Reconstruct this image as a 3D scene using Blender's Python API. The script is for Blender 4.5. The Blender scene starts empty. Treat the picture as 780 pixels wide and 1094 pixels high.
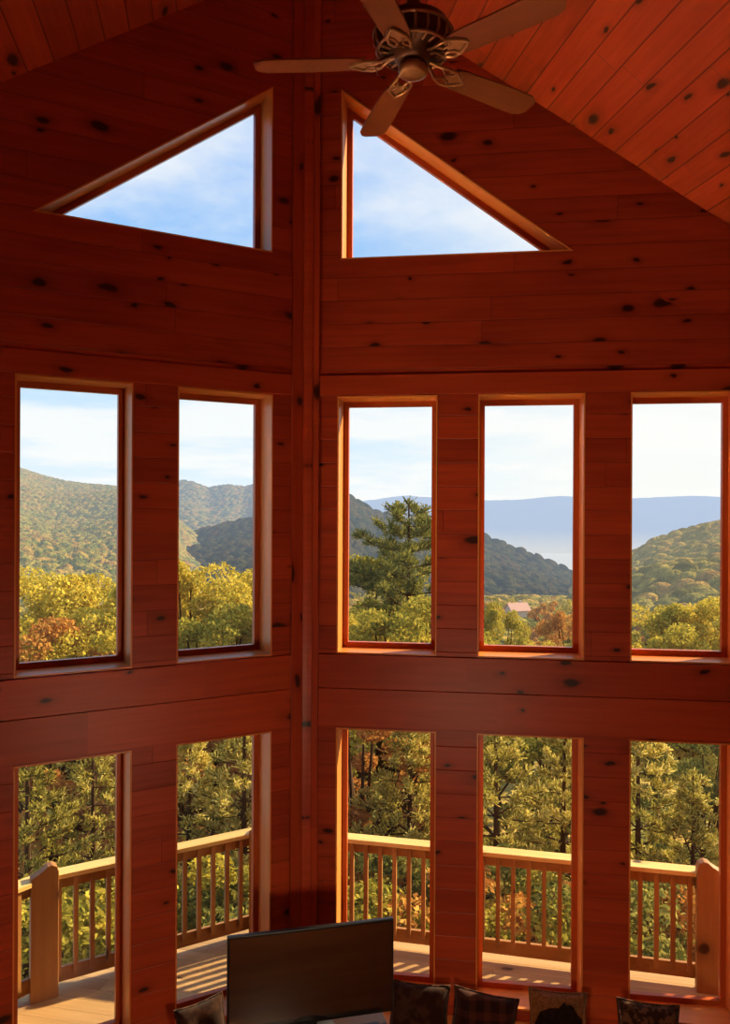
import bpy, math, random
import numpy as np
from mathutils import Vector, Matrix
from mathutils.geometry import delaunay_2d_cdt

rnd = random.Random(7)
PI = math.pi
scene = bpy.context.scene
col = scene.collection
EYE = 3.9                       # eye height above the floor (photo taken from a loft)

# ------------------------------------------------------------------ node helpers
class NT:
    def __init__(s, name):
        s.m = bpy.data.materials.new(name); s.m.use_nodes = True
        s.t = s.m.node_tree; s.t.nodes.clear()
        s.out = s.t.nodes.new('ShaderNodeOutputMaterial')
    def n(s, typ, **kw):
        nd = s.t.nodes.new(typ)
        for k, v in kw.items(): setattr(nd, k, v)
        return nd
    def put(s, sock, v):
        if hasattr(v, 'default_value') or hasattr(v, 'links'): s.t.links.new(v, sock)
        else: sock.default_value = v
    def math(s, op, a, b=0.0, c=None, clamp=False):
        nd = s.n('ShaderNodeMath', operation=op, use_clamp=clamp)
        s.put(nd.inputs[0], a); s.put(nd.inputs[1], b)
        if c is not None: s.put(nd.inputs[2], c)
        return nd.outputs[0]
    def mix(s, fac, a, b, mode='MIX'):
        nd = s.n('ShaderNodeMix', data_type='RGBA', blend_type=mode)
        s.put(nd.inputs[0], fac); s.put(nd.inputs[6], a); s.put(nd.inputs[7], b)
        return nd.outputs[2]
    def comb(s, x, y, z=0.0):
        nd = s.n('ShaderNodeCombineXYZ'); s.put(nd.inputs[0], x); s.put(nd.inputs[1], y); s.put(nd.inputs[2], z)
        return nd.outputs[0]
    def sep(s, v):
        nd = s.n('ShaderNodeSeparateXYZ'); s.put(nd.inputs[0], v); return nd.outputs
    def noise(s, vec, scale, detail=2.0, rough=.5):
        nd = s.n('ShaderNodeTexNoise'); s.put(nd.inputs['Vector'], vec)
        nd.inputs['Scale'].default_value = scale; nd.inputs['Detail'].default_value = detail
        nd.inputs['Roughness'].default_value = rough
        return nd.outputs[0]
    def ramp(s, fac, pts, interp='LINEAR'):
        nd = s.n('ShaderNodeValToRGB'); s.put(nd.inputs[0], fac); cr = nd.color_ramp; cr.interpolation = interp
        while len(cr.elements) < len(pts): cr.elements.new(0.5)
        for e, (p, c) in zip(cr.elements, pts):
            e.position = p; e.color = c if len(c) == 4 else (*c, 1)
        return nd.outputs[0]
    def smooth(s, v, a, b):
        nd = s.n('ShaderNodeMapRange', interpolation_type='SMOOTHSTEP'); s.put(nd.inputs[0], v)
        nd.inputs[1].default_value = a; nd.inputs[2].default_value = b
        return nd.outputs[0]
    def bsdf(s, color, rough=.5, spec=.3, normal=None):
        nd = s.n('ShaderNodeBsdfPrincipled'); s.put(nd.inputs['Base Color'], color)
        s.put(nd.inputs['Roughness'], rough); nd.inputs['Specular IOR Level'].default_value = spec
        if normal is not None: s.t.links.new(normal, nd.inputs['Normal'])
        return nd.outputs[0]
    def bump(s, h, strength=.3, dist=.01):
        nd = s.n('ShaderNodeBump'); nd.inputs['Strength'].default_value = strength
        nd.inputs['Distance'].default_value = dist; s.put(nd.inputs['Height'], h)
        return nd.outputs[0]
    def end(s, sh):
        s.t.links.new(sh, s.out.inputs[0]); return s.m

def C4(c): return (*c, 1.0)

def wood(name, base, dark, knot=(.022, .003, .001), bw=None, rough=.42, knots=.45, spec=.3, seam=.04, blen=3.1, sk=.5):
    """knotty boards; UV u runs with the grain, v across, both in metres"""
    t = NT(name)
    uv = t.n('ShaderNodeTexCoord').outputs['UV']
    x, y, _ = t.sep(uv)
    w = bw or 1.0
    q = t.math('DIVIDE', y, w)
    bid = t.math('FLOOR', q)
    wn = t.n('ShaderNodeTexWhiteNoise', noise_dimensions='1D'); t.put(wn.inputs['W'], bid)
    rv = wn.outputs[0]
    u = t.math('ADD', x, t.math('MULTIPLY', rv, 17.3))
    # boards end somewhere along the run
    seg = t.math('FLOOR', t.math('DIVIDE', u, blen))
    wn2 = t.n('ShaderNodeTexWhiteNoise', noise_dimensions='2D'); t.put(wn2.inputs['Vector'], t.comb(bid, seg))
    rv2 = wn2.outputs[0]
    gv = t.comb(t.math('MULTIPLY', u, 1.3), t.math('MULTIPLY', y, 26.0), t.math('MULTIPLY', rv2, 9.0))
    g = t.noise(gv, 1.0, 4.0, .6)
    big = t.noise(t.comb(t.math('MULTIPLY', u, .9), t.math('MULTIPLY', y, 3.0), rv), 1.0, 2.0)
    f = t.math('ADD', t.math('MULTIPLY', g, .55), t.math('MULTIPLY', big, .45))
    f = t.smooth(f, .3, .72)
    c = t.mix(f, C4(dark), C4(base))
    c = t.mix(1.0, c, t.ramp(rv2, [(0, (.84, .82, .80)), (.5, (1, 1, 1)), (1, (1.1, 1.12, 1.12))]), 'MULTIPLY')
    # knots
    nz = t.noise(t.comb(t.math('MULTIPLY', u, 7.0), t.math('MULTIPLY', y, 9.0)), 1.0, 2.0)
    wob = t.math('MULTIPLY', t.math('SUBTRACT', nz, .5), .22)
    vv = t.comb(t.math('ADD', t.math('MULTIPLY', u, 2.3), wob), t.math('ADD', t.math('MULTIPLY', y, 4.6), wob), 0)
    vo = t.n('ShaderNodeTexVoronoi', voronoi_dimensions='2D'); t.put(vo.inputs['Vector'], vv); vo.inputs['Scale'].default_value = 1.0
    d = vo.outputs['Distance']; rc = t.sep(vo.outputs['Color'])
    keep = t.math('LESS_THAN', rc[0], knots)
    size = t.math('MULTIPLY_ADD', t.math('POWER', rc[1], 2.0), .11, .05)
    k = t.math('MULTIPLY', t.math('SUBTRACT', 1.0, t.smooth(t.math('DIVIDE', d, size), .55, 1.25)), keep)
    halo = t.math('MULTIPLY', t.math('SUBTRACT', 1.0, t.smooth(t.math('DIVIDE', d, size), .8, 3.2)), keep)
    c = t.mix(t.math('MULTIPLY', halo, .45), c, C4(tuple(v * .5 for v in dark)))
    c = t.mix(t.math('MULTIPLY', k, .93), c, C4(knot))
    h = t.math('MULTIPLY', g, .15)
    if bw:
        fr = t.math('ABSOLUTE', t.math('SUBTRACT', t.math('FRACT', q), .5))
        sm = t.smooth(fr, .5 - seam, .5)
        us = t.math('ABSOLUTE', t.math('SUBTRACT', t.math('FRACT', t.math('DIVIDE', u, blen)), .5))
        sm = t.math('MAXIMUM', sm, t.smooth(us, .5 - .004 / blen, .5))
        c = t.mix(t.math('MULTIPLY', sm, sk), c, C4(tuple(v * .12 for v in dark)))
        h = t.math('SUBTRACT', h, t.math('MULTIPLY', sm, 1.0))
    return t.end(t.bsdf(c, rough, spec, t.bump(h, .35, .008)))

def plain(name, c, rough=.5, spec=.3, metal=0.0, var=.25, scale=30.0):
    t = NT(name)
    tc = t.n('ShaderNodeTexCoord').outputs['Object']
    n = t.noise(tc, scale, 3.0)
    cc = t.mix(n, C4(tuple(v * (1 - var) for v in c)), C4(tuple(min(1, v * (1 + var)) for v in c)))
    nd = t.n('ShaderNodeBsdfPrincipled'); t.put(nd.inputs['Base Color'], cc)
    nd.inputs['Roughness'].default_value = rough; nd.inputs['Specular IOR Level'].default_value = spec
    nd.inputs['Metallic'].default_value = metal
    return t.end(nd.outputs[0])

PB, PD = (.47, .062, .016), (.31, .034, .009)
M = {}
M['wall'] = wood('knotty_pine_wall', PB, PD, bw=.178, seam=.028, knots=.52)
M['ceil'] = wood('knotty_pine_ceiling', (.60, .082, .022), (.42, .048, .013), bw=.192, knots=.66, seam=.05, sk=.75)
M['trim'] = wood('pine_trim', (.50, .070, .018), (.37, .044, .011), knots=.42)
M['jamb'] = wood('pine_jamb', (.80, .30, .070), (.66, .21, .045), knots=.12, rough=.35)
M['sash'] = wood('pine_sash', (.52, .11, .026), (.38, .07, .016), knots=0.0, rough=.35)
M['floor'] = wood('oak_floor', (.36, .12, .035), (.22, .065, .018), bw=.09, knots=.15, rough=.3)
M['deck'] = wood('deck_boards', (.52, .31, .13), (.38, .21, .08), bw=.14, knots=.15, rough=.6, seam=.03)
M['rail'] = wood('cedar_rail', (.40, .18, .048), (.29, .12, .028), knots=.15, rough=.55)
M['cap'] = wood('sunlit_cap_board', (.80, .54, .19), (.66, .40, .12), knots=.15, rough=.5)  # lighter copy of the rail cedar, sunlight on the cap painted in
M['blade'] = wood('fan_blade', (.24, .058, .018), (.19, .043, .013), knots=0.0, rough=.45)
M['seat'] = wood('seat_board', (.80, .40, .12), (.66, .28, .08), knots=.2)
M['siding'] = wood('log_siding', (.40, .20, .09), (.26, .12, .05), bw=.18)
M['bronze'] = plain('antique_bronze', (.10, .040, .020), .4, .5, .8)
M['brass'] = plain('antique_brass', (.42, .20, .085), .35, .5, .75)
M['black'] = plain('black_plastic', (.008, .007, .007), .4, .4, var=.1)
M['console'] = wood('walnut_console', (.06, .025, .012), (.035, .014, .007), knots=0.0)
t = NT('tv_glass'); sh = t.bsdf((.004, .002, .002, 1), .05, .5); sh.node.inputs['IOR'].default_value = 2.3; M['tv'] = t.end(sh)
t = NT('window_glass')
lw = t.n('ShaderNodeLayerWeight'); fac = t.math('MULTIPLY_ADD', t.math('POWER', lw.outputs['Facing'], 5.0), .8, .035, clamp=True)
trn = t.n('ShaderNodeBsdfTransparent'); trn.inputs[0].default_value = (.97, .98, .97, 1)
gl = t.n('ShaderNodeBsdfGlossy'); gl.inputs['Roughness'].default_value = .01
mx = t.n('ShaderNodeMixShader'); t.put(mx.inputs[0], fac)
t.t.links.new(trn.outputs[0], mx.inputs[1]); t.t.links.new(gl.outputs[0], mx.inputs[2])
M['glass'] = t.end(mx.outputs[0])

# ------------------------------------------------------------------ mesh helpers
class MB:
    def __init__(s): s.v = []; s.f = []; s.uv = []; s.smooth = []
    def face(s, pts, uvs=None, sm=False):
        b = len(s.v); s.v += [tuple(p) for p in pts]; s.f.append(tuple(range(b, b + len(pts))))
        s.uv += list(uvs) if uvs else [(0, 0)] * len(pts); s.smooth.append(sm)
    def board(s, o, e0, e1, e2):
        """solid board from corner o with three edge vectors, grain along the longest"""
        o, e = Vector(o), [Vector(e0), Vector(e1), Vector(e2)]
        if e[0].cross(e[1]).dot(e[2]) < 0: e[0], e[1] = e[1], e[0]
        L = [v.length for v in e]; g = max(range(3), key=lambda i: L[i])
        ou, ov = rnd.uniform(0, 50), rnd.randint(0, 80) + .5 - .5 * sorted(L)[1]
        for k in range(3):
            i, j = (k + 1) % 3, (k + 2) % 3
            for sd in (0, 1):
                base = o + e[k] * sd
                q = [base, base + e[i], base + e[i] + e[j], base + e[j]]
                ab = [(0, 0), (L[i], 0), (L[i], L[j]), (0, L[j])]
                if j == g: uv = [(ou + b, ov + a) for a, b in ab]
                else: uv = [(ou + a, ov + b) for a, b in ab]
                if sd == 0: q.reverse(); uv.reverse()
                s.face(q, uv)
    def box(s, c, sz, rz=0.0):
        R = Matrix.Rotation(rz, 3, 'Z'); c = Vector(c); sz = Vector(sz)
        e = [R @ Vector((sz.x, 0, 0)), R @ Vector((0, sz.y, 0)), Vector((0, 0, sz.z))]
        s.board(c - (e[0] + e[1] + e[2]) / 2, *e)
    def prism(s, poly, ext, uvscale=1):
        """poly: list of 3d points, extruded by ext"""
        poly = [Vector(p) for p in poly]; ext = Vector(ext)
        n = Vector((0, 0, 0))
        for i in range(len(poly)): n += poly[i].cross(poly[(i + 1) % len(poly)])
        if n.dot(ext) > 0: poly.reverse()
        ax = (poly[1] - poly[0]).normalized(); ay = n.normalized().cross(ax)
        def uvf(p): d = p - poly[0]; return (d.dot(ax), d.dot(ay) + .5)
        s.face(poly, [uvf(p) for p in poly])
        top = [p + ext for p in reversed(poly)]; s.face(top, [uvf(p) for p in top])
        for i in range(len(poly)):
            a, b = poly[i], poly[(i + 1) % len(poly)]
            l = (b - a).length
            s.face([b, a, a + ext, b + ext], [(l, .5), (0, .5), (0, .5 + ext.length), (l, .5 + ext.length)])
    def tube(s, pts, rads, n=8, cap=True):
        pts = [Vector(p) for p in pts]
        if not isinstance(rads, (list, tuple)): rads = [rads] * len(pts)
        rings = []
        for i, p in enumerate(pts):
            d = (pts[min(i + 1, len(pts) - 1)] - pts[max(i - 1, 0)]).normalized()
            a = Vector((0, 0, 1)) if abs(d.z) < .9 else Vector((1, 0, 0))
            x = d.cross(a).normalized(); y = d.cross(x).normalized()
            rings.append([p + (x * math.cos(2 * PI * k / n) + y * math.sin(2 * PI * k / n)) * rads[i] for k in range(n)])
        b = len(s.v)
        for r in rings: s.v += [tuple(p) for p in r]
        for i in range(len(rings) - 1):
            for k in range(n):
                k2 = (k + 1) % n
                s.f.append((b + i * n + k2, b + i * n + k, b + (i + 1) * n + k, b + (i + 1) * n + k2))
                s.uv += [(i * .3, k2 * .02), (i * .3, k * .02), (i * .3 + .3, k * .02), (i * .3 + .3, k2 * .02)]; s.smooth.append(True)
        if cap:
            for r, rev in ((rings[0], False), (rings[-1], True)):
                s.face(list(reversed(r)) if rev else r)
    def lathe(s, prof, c=(0, 0, 0), n=28):
        """prof: (radius, z) list from bottom to top round the z axis"""
        c = Vector(c); b = len(s.v)
        for r, z in prof:
            for k in range(n):
                a = 2 * PI * k / n; s.v.append((c.x + r * math.cos(a), c.y + r * math.sin(a), c.z + z))
        for i in range(len(prof) - 1):
            for k in range(n):
                k2 = (k + 1) % n
                s.f.append((b + i * n + k, b + i * n + k2, b + (i + 1) * n + k2, b + (i + 1) * n + k))
                s.uv += [(0, 0)] * 4; s.smooth.append(True)
    def build(s, name, mat, parent=None):
        me = bpy.data.meshes.new(name); me.from_pydata(s.v, [], s.f)
        ul = me.uv_layers.new(name='UVMap')
        # uv list follows loop order (faces in order)
        ul.data.foreach_set('uv', np.array(s.uv, dtype=np.float32).ravel())
        me.polygons.foreach_set('use_smooth', s.smooth)
        me.materials.append(mat); me.update()
        o = bpy.data.objects.new(name, me); col.objects.link(o)
        if parent: o.parent = parent
        return o

def bevel(o, w=.004, seg=2):
    md = o.modifiers.new('bevel', 'BEVEL'); md.width = w; md.segments = seg; md.limit_method = 'ANGLE'
    wd = o.modifiers.new('weld', 'WELD'); wd.merge_threshold = .0002
    o.modifiers.move(1, 0)
    return o

def empty(name, loc=(0, 0, 0), rz=0.0):
    o = bpy.data.objects.new(name, None); col.objects.link(o); o.location = loc; o.rotation_euler = (0, 0, rz)
    o.empty_display_size = .2
    return o
def tag(o, label, cat, group=None, kind=None):
    o['label'] = label; o['category'] = cat
    if group: o['group'] = group
    if kind: o['kind'] = kind
    return o
def struct(o): o['kind'] = 'structure'; return o
def sub(o, parent, x=None): o.parent = parent; o.matrix_parent_inverse = parent.matrix_basis.inverted(); return o

# ------------------------------------------------------------------ the prow: two walls meeting at a corner
P = Vector((-.4476, 6.1, 0))
DL = Vector((-.8762, -.4819, 0)).normalized(); NL = Vector((-DL.y, DL.x, 0))
DR = Vector((.9913, -.1318, 0)).normalized(); NR = Vector((DR.y, -DR.x, 0))
if NL.y > 0: NL = -NL
if NR.y > 0: NR = -NR
RD = (NL + NR).normalized()                    # ridge direction, running back into the room
QD = Vector((-RD.y, RD.x, 0));                 # sideways from the ridge, to the right
if QD.x < 0: QD = -QD
RIDGE = 8.17; RS = .71; PITCH = .747           # ridge height; rake slope measured along the wall; roof pitch
THK = .30; WLEN = 4.2
SIDE = {'left': (DL, NL), 'right': (DR, NR)}
def W(side, s, n, z):
    d, nn = SIDE[side]; v = P + d * s + nn * n; v.z = z; return v

LO, UP = (.20, 2.245), (2.815, 4.785)
OPEN = {'left': [], 'right': []}
for (a, b) in ((.285, 1.01), (1.32, 2.07)):
    OPEN['left'] += [[(a, UP[0]), (b, UP[0]), (b, UP[1]), (a, UP[1])], [(a, LO[0]), (b, LO[0]), (b, LO[1]), (a, LO[1])]]
for (a, b) in ((.235, 1.0), (1.305, 2.085), (2.41, 3.17)):
    OPEN['right'] += [[(a, UP[0]), (b, UP[0]), (b, UP[1]), (a, UP[1])], [(a, LO[0]), (b, LO[0]), (b, LO[1]), (a, LO[1])]]
OPEN['left'].append([(.295, 5.85), (1.97, 5.85), (.295, 7.10)])
OPEN['right'].append([(.255, 5.835), (1.995, 5.835), (.255, 7.14)])

def inside(p, poly):
    c = False
    for i in range(len(poly)):
        (x1, y1), (x2, y2) = poly[i], poly[i - 1]
        if (y1 > p[1]) != (y2 > p[1]) and p[0] < (x2 - x1) * (p[1] - y1) / (y2 - y1) + x1: c = not c
    return c

def build_wall(side):
    outer = [(0, -.3), (WLEN, -.3), (WLEN, RIDGE - RS * WLEN), (0, RIDGE)]
    polys = [outer] + OPEN[side]
    vs, fs = [], []
    for p in polys:
        b = len(vs); vs += [Vector(q) for q in p]; fs.append(list(range(b, b + len(p))))
    ov, oe, of, *_ = delaunay_2d_cdt(vs, [], fs, 1, 1e-6)
    mb = MB(); cnt = {}
    for f in of:
        c = sum((ov[i] for i in f), Vector((0, 0))) / len(f)
        if any(inside(c, h) for h in OPEN[side]): continue
        q = [ov[i] for i in f]
        for sd in (0, 1):
            pts = [W(side, a.x, 0 if sd == 0 else -THK, a.y) for a in q]
            uv = [(a.x + (40 if side == 'right' else 0), a.y) for a in q]
            nrm = (pts[1] - pts[0]).cross(pts[2] - pts[0])
            if (nrm.dot(SIDE[side][1]) < 0) == (sd == 0): pts.reverse(); uv.reverse()
            mb.face(pts, uv)
        for i in range(len(f)):
            a, b = f[i], f[(i + 1) % len(f)]; k = (min(a, b), max(a, b)); cnt[k] = cnt.get(k, 0) + 1
    for (a, b), n in cnt.items():
        if n == 1:
            A, B = ov[a], ov[b]
            pts = [W(side, A.x, 0, A.y), W(side, B.x, 0, B.y), W(side, B.x, -THK, B.y), W(side, A.x, -THK, A.y)]
            mb.face(pts, [(A.x, A.y), (B.x, B.y), (B.x, B.y + .1), (A.x, A.y + .1)])
    return struct(mb.build('wall_' + side, M['wall']))
build_wall('left'); build_wall('right')

def offset_poly(poly, w):
    """inset a convex ccw polygon by w"""
    n = len(poly); out = []
    for i in range(n):
        p0, p1, p2 = Vector(poly[i - 1]), Vector(poly[i]), Vector(poly[(i + 1) % n])
        d1, d2 = (p1 - p0).normalized(), (p2 - p1).normalized()
        n1, n2 = Vector((-d1.y, d1.x)), Vector((-d2.y, d2.x))
        b = (n1 + n2); b = b / b.dot(n1); out.append(p1 + b * w)
    return out

wcount = [0]
def build_window(side, poly):
    wcount[0] += 1
    area = sum(poly[i - 1][0] * poly[i][1] - poly[i][0] * poly[i - 1][1] for i in range(len(poly)))
    if area < 0: poly = poly[::-1]
    cx = sum(p[0] for p in poly) / len(poly); zb = min(p[1] for p in poly)
    e = struct(empty('window_%d' % wcount[0], W(side, cx, 0, zb)))
    def ring(name, p0, p1, n0, n1, mat):
        mb = MB()
        for i in range(len(p0)):
            j = (i + 1) % len(p0)
            a, b, c, d = p0[i], p0[j], p1[j], p1[i]
            mb.prism([W(side, q[0], n0, q[1]) for q in (a, b, c, d)], SIDE[side][1] * (n1 - n0))
        o = mb.build(name, mat); sub(o, e); return o
    i1 = offset_poly(poly, .011); ring('frame', poly, i1, -THK - .02, .003, M['jamb'])
    i2 = offset_poly(i1, .042); ring('sash', i1, i2, -.275, -.230, M['sash'])
    mb = MB(); g = offset_poly(i1, .03)
    mb.prism([W(side, q[0], -.256, q[1]) for q in g], SIDE[side][1] * .006)
    sub(mb.build('pane', M['glass']), e)
for side in ('left', 'right'):
    for p in OPEN[side]: build_window(side, p)

# trim boards
def strip(name, side, s0, s1, z0, z1, proud, mat=None):
    mb = MB(); d, n = SIDE[side]
    mb.board(W(side, s0, 0.0, z0), d * (s1 - s0), n * proud, Vector((0, 0, z1 - z0)))
    return struct(bevel(mb.build(name, mat or M['trim']), .003))
strip('trim_1', 'left', .04, .135, -.0, 7.9, .022)
strip('trim_2', 'right', .04, .095, -.0, 7.9, .022)
mb = MB()
zt = RIDGE - .12
pts = [W('left', .045, 0, 0), W('left', .045, .03, 0), P + RD * .045, W('right', .045, .03, 0), W('right', .045, 0, 0)]
mb.prism([Vector((p.x, p.y, 0)) for p in pts], (0, 0, zt)); struct(mb.build('trim_3', M['trim']))
k = 4
for side in ('left', 'right'):
    s0 = .137 if side == 'left' else .097
    zm = .5 * (LO[1] + UP[0]) + .02
    strip('trim_%d' % k, side, s0, WLEN, LO[1] + .02, zm, .020); k += 1
    strip('trim_%d' % k, side, s0, WLEN, zm + .003, UP[0] - .005, .020); k += 1
    strip('trim_%d' % k, side, s0, WLEN, UP[1] + .004, UP[1] + .16, .014); k += 1

# side and back walls, floor, ceiling
TB = 10.0
EL, ER = P + DL * WLEN, P + DR * WLEN
def flat_wall(name, a, b, z0, z1, mat, out):
    mb = MB(); a, b = Vector(a), Vector(b); L = (b - a).length
    mb.prism([(a.x, a.y, z0), (b.x, b.y, z0), (b.x, b.y, z1), (a.x, a.y, z1)], out)
    return struct(mb.build(name, mat))
zl = RIDGE - RS * WLEN + .15
flat_wall('wall_side_left', EL, EL + RD * 9, -.3, zl, M['wall'], -QD * .2)
flat_wall('wall_side_right', ER, ER + RD * 9, -.3, zl, M['wall'], QD * .2)
bc = P + RD * TB
mb = MB()
mb.prism([bc - QD * 4.4 + Vector((0, 0, -.3)), bc + QD * 4.4 + Vector((0, 0, -.3)), bc + QD * 4.4 + Vector((0, 0, RIDGE - PITCH * 4.2)),
          bc + Vector((0, 0, RIDGE + .1)), bc - QD * 4.4 + Vector((0, 0, RIDGE - PITCH * 4.2))], RD * .2)
struct(mb.build('wall_back', M['wall']))
mb = MB()
fl = [EL - NL * .1, P, ER - NR * .1, ER + RD * 9.2, EL + RD * 9.2]
mb.prism([(p.x, p.y, 0) for p in fl], (0, 0, -.25)); struct(mb.build('floor', M['floor']))

def roof(sgn, name):
    mb = MB(); Q = QD * sgn
    def pt(t, q, dz=0): v = P + RD * t + Q * q; v.z = RIDGE - PITCH * q + dz; return v
    qm = 4.35; k = math.tan(math.radians(18.2))
    ring = [(-.45, 0), (k * qm - .45, qm), (TB + .1, qm), (TB + .1, 0)]
    sl = math.hypot(1, PITCH)
    for dz in (0, .3):
        p = [pt(t, q, dz) for t, q in ring]; uv = [(t, q * sl + 3 + (30 if sgn > 0 else 0)) for t, q in ring]
        n = (p[1] - p[0]).cross(p[2] - p[0])
        if (n.z > 0) != (dz > 0): p.reverse(); uv.reverse()
        mb.face(p, uv)
    for i in range(4):
        a, b = ring[i], ring[(i + 1) % 4]
        mb.face([pt(*a), pt(*b), pt(*b, .3), pt(*a, .3)], [(0, 0), (1, 0), (1, .3), (0, .3)])
    struct(mb.build(name, M['ceil']))
roof(-1, 'ceiling'); roof(1, 'ceiling_right')

# ------------------------------------------------------------------ ceiling fan
FX, FY, FZ = .19, 3.26, EYE + 1.85
def make_fan():
    e = tag(empty('ceiling_fan', (FX, FY, FZ)), 'five-blade wooden ceiling fan with ornate bronze motor hanging from the ridge', 'ceiling fan')
    rel = Vector((FX - P.x, FY - P.y, 0)); top = RIDGE - PITCH * abs(rel.dot(QD)) - FZ
    mb = MB(); mb.lathe([(.014, .2), (.014, top - .02)], n=12); mb.build('downrod', M['bronze'], e)
    mb = MB(); mb.lathe([(.02, top - .16), (.055, top - .13), (.075, top - .06), (.08, top + .05), (0, top + .05)]); mb.build('canopy', M['bronze'], e)
    mb = MB()   # motor housing: wide dark bell above the blade irons
    mb.lathe([(0, .0), (.055, .0), (.075, .015), (.085, .04), (.135, .055), (.150, .075), (.152, .125), (.14, .16), (.10, .185), (.055, .2), (.035, .225), (.03, .25), (0, .25)])
    mo = mb.build('motor_housing', M['bronze'], e)
    mb = MB()   # pierced collar of little scroll bars round the motor
    for k in range(20):
        a = 2 * PI * k / 20; c, s_ = math.cos(a), math.sin(a)
        mb.tube([(.10 * c, .10 * s_, .045), (.140 * c, .140 * s_, .048), (.160 * c, .160 * s_, .075), (.160 * c, .160 * s_, .12)], .006, 6)
    n = 40
    for r, z in ((.162, .118), (.148, .048)):
        mb.tube([(r * math.cos(2 * PI * k / n), r * math.sin(2 * PI * k / n), z) for k in range(n + 1)], .0065, 6)
    mb.build('collar', M['brass'], mo)
    mb = MB(); mb.lathe([(0, -.052), (.045, -.050), (.058, -.044), (.062, -.030), (.060, -.012), (.04, 0), (.04, .02)]); sw = mb.build('switch_cup', M['brass'], e)
    mb = MB(); mb.tube([(-.12, .02, .05), (-.155, .01, .02), (-.157, .0, -.005)], .003, 6)
    mb.tube([(-.157, 0, .08), (-.157, 0, -.02), (-.145, 0, -.05)], .0025, 6); mb.build('pull_chain', M['brass'], sw)
    a0 = math.radians(176.94)
    for k in range(5):
        a = a0 - k * 2 * PI / 5
        R = Matrix.Rotation(a, 4, 'Z') @ Matrix.Rotation(math.radians(-9), 4, 'X')
        prof = [(.195, .052), (.24, .060), (.52, .068), (.615, .066), (.648, .050), (.66, .030)]
        pl = [Vector((x, y, 0)) for x, y in prof] + [Vector((x, -y, 0)) for x, y in reversed(prof)]
        mb = MB(); b0 = len(mb.v)
        mb.prism(pl, (0, 0, .007))
        mb.uv = [(v[0] + k * 3, v[1] + .5 + k * 7) for v in mb.v]
        mb.v = [tuple(R @ Vector(v)) for v in mb.v]
        bl = mb.build('blade', M['blade'], e)
        mb = MB()   # scrolled blade iron
        loops = []
        for sg in (1, -1):
            mb.tube([(.05, sg * .012, .03), (.10, sg * .014, .02), (.135, sg * .034, .0), (.17, sg * .046, -.006), (.205, sg * .040, -.006), (.235, sg * .022, -.006), (.262, 0, -.006)], .0075, 6)
            mb.tube([(.135, sg * .03, -.002), (.16, sg * .012, -.006), (.19, sg * .018, -.006), (.205, sg * .040, -.006)], .0055, 6)
        mb.prism([(.17, .03, -.004), (.215, .047, -.004), (.245, .026, -.004), (.262, 0, -.004), (.245, -.026, -.004), (.215, -.047, -.004), (.17, -.03, -.004)], (0, 0, .004))
        mb.v = [tuple(R @ Vector(v)) for v in mb.v]
        mb.build('blade_iron', M['brass'], bl)
make_fan()

# ------------------------------------------------------------------ window seats, cushions, television
ZSS = {'left': .12, 'right': .12}
def window_seat(side, s0, s1, label):
    d, n = SIDE[side]; ZS = ZSS[side]; e = tag(empty('window_seat', W(side, (s0 + s1) / 2, .2, 0)), label, 'bench')
    mb = MB(); mb.board(W(side, s0, .002, ZS - .035), d * (s1 - s0), n * .44, Vector((0, 0, .035))); sub(bevel(mb.build('seat_board', M['seat'])), e)
    mb = MB(); mb.board(W(side, s0, .40, .0), d * (s1 - s0), n * .02, Vector((0, 0, ZS - .035))); sub(mb.build('front_panel', M['trim']), e)
window_seat('left', .50, 2.6, 'low pine window seat under the left-hand lower windows')
window_seat('right', .50, 3.7, 'low pine window seat under the right-hand lower windows')

def fabric(name, c1, c2, scale, mode='plaid'):
    t = NT(name); oc = t.n('ShaderNodeTexCoord').outputs['Object']; x, y, z = t.sep(oc)
    if mode == 'plaid':
        a = t.math('GREATER_THAN', t.math('SINE', t.math('MULTIPLY', x, scale)), .2)
        b = t.math('GREATER_THAN', t.math('SINE', t.math('MULTIPLY', z, scale)), .2)
        f = t.math('MULTIPLY', t.math('ADD', a, b), .5)
    else:
        f = t.smooth(t.noise(oc, scale, 3.0), .45, .58)
    c = t.mix(f, C4(c1), C4(c2))
    w = t.noise(oc, 260.0, 1.0)
    nd = t.n('ShaderNodeBsdfPrincipled'); t.put(nd.inputs['Base Color'], c); nd.inputs['Roughness'].default_value = .95
    nd.inputs['Specular IOR Level'].default_value = .05; nd.inputs['Sheen Weight'].default_value = .15
    t.t.links.new(t.bump(w, .3, .003), nd.inputs['Normal'])
    return t.end(nd.outputs[0])
F_DARK = fabric('dark_brown_weave', (.028, .010, .006), (.055, .022, .012), 14.0, 'blotch')
F_PLAID = fabric('dark_plaid', (.022, .008, .006), (.075, .022, .012), 60.0)
F_FLORAL = fabric('dark_floral', (.030, .012, .008), (.12, .055, .028), 22.0, 'blotch')
F_TAN = fabric('tan_weave', (.16, .065, .024), (.22, .10, .04), 50.0, 'blotch')
F_BLACK = fabric('black_felt', (.012, .006, .005), (.02, .010, .007), 30.0, 'blotch')

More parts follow.
